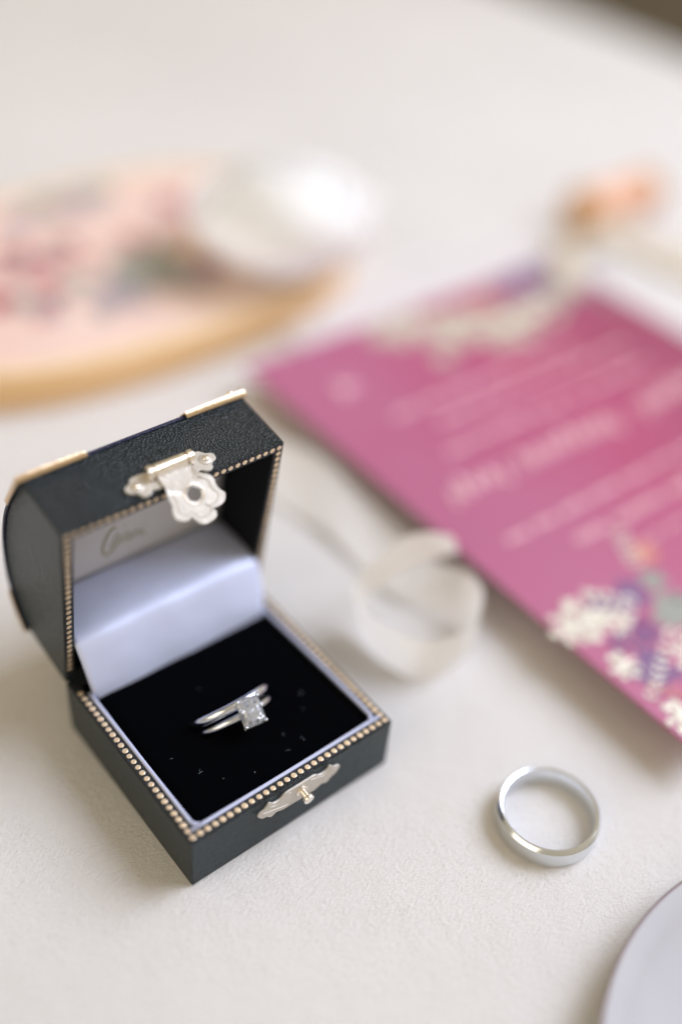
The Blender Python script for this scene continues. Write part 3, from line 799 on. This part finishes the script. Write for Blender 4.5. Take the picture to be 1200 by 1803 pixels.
# ------------------------------------------------------------------ white rose on the tray
RO = Vector((155.5, 180, 14.4))
rose = empty('white_rose', RO, 'full white rose head resting on the right end of the oval tray', 'flower')
def petal(ang, th0, th1, R, Hh, wd, flare, seed):
    rnd = random.Random(seed); rows = []
    for i in range(10):
        v = i / 9; th = th1 + (th0 - th1) * v; row = []       # th: polar angle from the top, v = 1 at the free edge
        for j in range(11):
            q = j / 10 * 2 - 1
            a = ang + q * wd * (0.55 + 0.45 * math.sin(math.pi * min(1, .2 + v * .75)))
            e_ = th + 0.20 * q * q * v; R_ = R * 1.12
            g = 1 + flare * max(0, v - .55) * (1 - .4 * q * q) + rnd.uniform(-.006, .006)
            row.append(RO + Vector((R_ * g * math.sin(e_) * math.cos(a), R_ * g * math.sin(e_) * math.sin(a), 16 + Hh * .92 * g * math.cos(e_))))
        rows.append(row)
    V, F = grid(rows); o = link('petal', mesh(V, F), m_petal, rose, smooth=170); subsurf(o, 1)
V, F, _ = lathe([(.1, -6), (14, -5), (22, -1), (25, 4), (22, 9.5), (14, 13.5), (6, 15), (.1, 15.3)], RO + Vector((0, 0, 14)), (0, 0, 1), 36)
link('flower_heart', mesh(V, F), m_petal, rose, smooth=170)
k = 0
for ring_, (n, R, Hh, th0, th1, wd, fl_) in enumerate(((3, 13, 16.5, .05, 1.6, 1.5, .05), (4, 16, 17.5, .22, 1.8, 1.15, .10), (5, 19.5, 18, .42, 1.9, .95, .15), (5, 23, 18.2, .66, 2.0, .95, .22), (6, 26, 18.2, .92, 2.1, .82, .28), (7, 28, 18.0, 1.18, 2.2, .72, .34))):
    for q in range(n):
        petal(2 * math.pi * q / n + ring_ * .61 + random.uniform(-.12, .12), th0 + random.uniform(-.05, .05), th1, R, Hh, wd, fl_, k); k += 1
V, F, _ = lathe([(.1, 0), (6, .1), (10, 1.5), (12, 4), (9, 6), (.1, 7)], RO, (0, 0, 1), 24)
link('calyx', mesh(V, F), m_sepal, rose, smooth=170)

# ------------------------------------------------------------------ wooden spool with peach silk
SP = Vector((311, 156, 9.6))
spool = empty('ribbon_spool', (313, 159, 0), 'small wooden spool wound with peach silk, lying beyond the card corner', 'spool')
ax = Vector((1, -.05, 0)).normalized()
for sg in (-1, 1):
    V, F, _ = lathe([(.1, -1.8), (8.8, -1.8), (9.5, -.8), (9.5, .8), (8.8, 1.8), (.1, 1.8)], SP + ax * 19 * sg, ax, 40)
    link('spool_disc', mesh(V, F), m_spool, spool, smooth=40)
V, F, _ = lathe([(6.5, -17), (7.8, -12), (8.2, -3), (8.0, 4), (8.3, 10), (7, 17)], SP, ax, 40)
link('wound_silk', mesh(V, F), m_peach, spool, smooth=60)
def strap(pts, wdir, wd, nm, m_, parent):
    P = catmull([Vector(p) for p in pts], 8); wv = Vector(wdir).normalized(); rows = []
    for i, p in enumerate(P): rows.append([p + wv * wd * (k / 4 - .5) + Vector((0, 0, .25 * math.sin(i * .4 + k))) for k in range(5)])
    V, F = grid(rows); o = link(nm, mesh(V, F), m_, parent, smooth=170); solid(o, .3, 0)
strap([(306, 149, 7), (302, 143, 2.5), (303, 132, 1.2), (306, 115, 1.4), (308, 96, 1.0), (304, 78, 1.0)], (1, .1, 0), 22, 'silk_tail', m_tail, spool)
strap([(300, 149, 7), (290, 143, 4), (276, 140, 4.5), (262, 138, 9), (252, 130, 11.6), (243, 120, 11.2), (236, 114, 11.0)], (-.5, 1, 0), 12, 'silk_tail', m_tail, spool)

# ------------------------------------------------------------------ small dish, bottom right
dc = (72.5, -117.5, 0); R0 = 56.0
prof = [(30, 0.1), (33, .2), (34, 1.2), (44, 2.4), (R0 - 3, 5.6), (R0 - .5, 8.0), (R0, 8.4), (R0 - .2, 8.75), (R0 - .7, 8.8), (R0 - 5, 6.4), (44, 4.2), (34, 3.0), (20, 2.7), (.1, 2.6)]
V, F, idx = lathe(prof, dc, (0, 0, 1), 128, False, mi=[0, 0, 0, 0, 0, 0, 1, 1, 0, 0, 0, 0, 0, 0])
o = link('trinket_dish', mesh(V, F, idx), [m_dish, m_dishrim], None, org=dc, smooth=60)
tag(o, 'shallow lilac white dish with thin brown rim, cut off at the bottom right', 'dish')
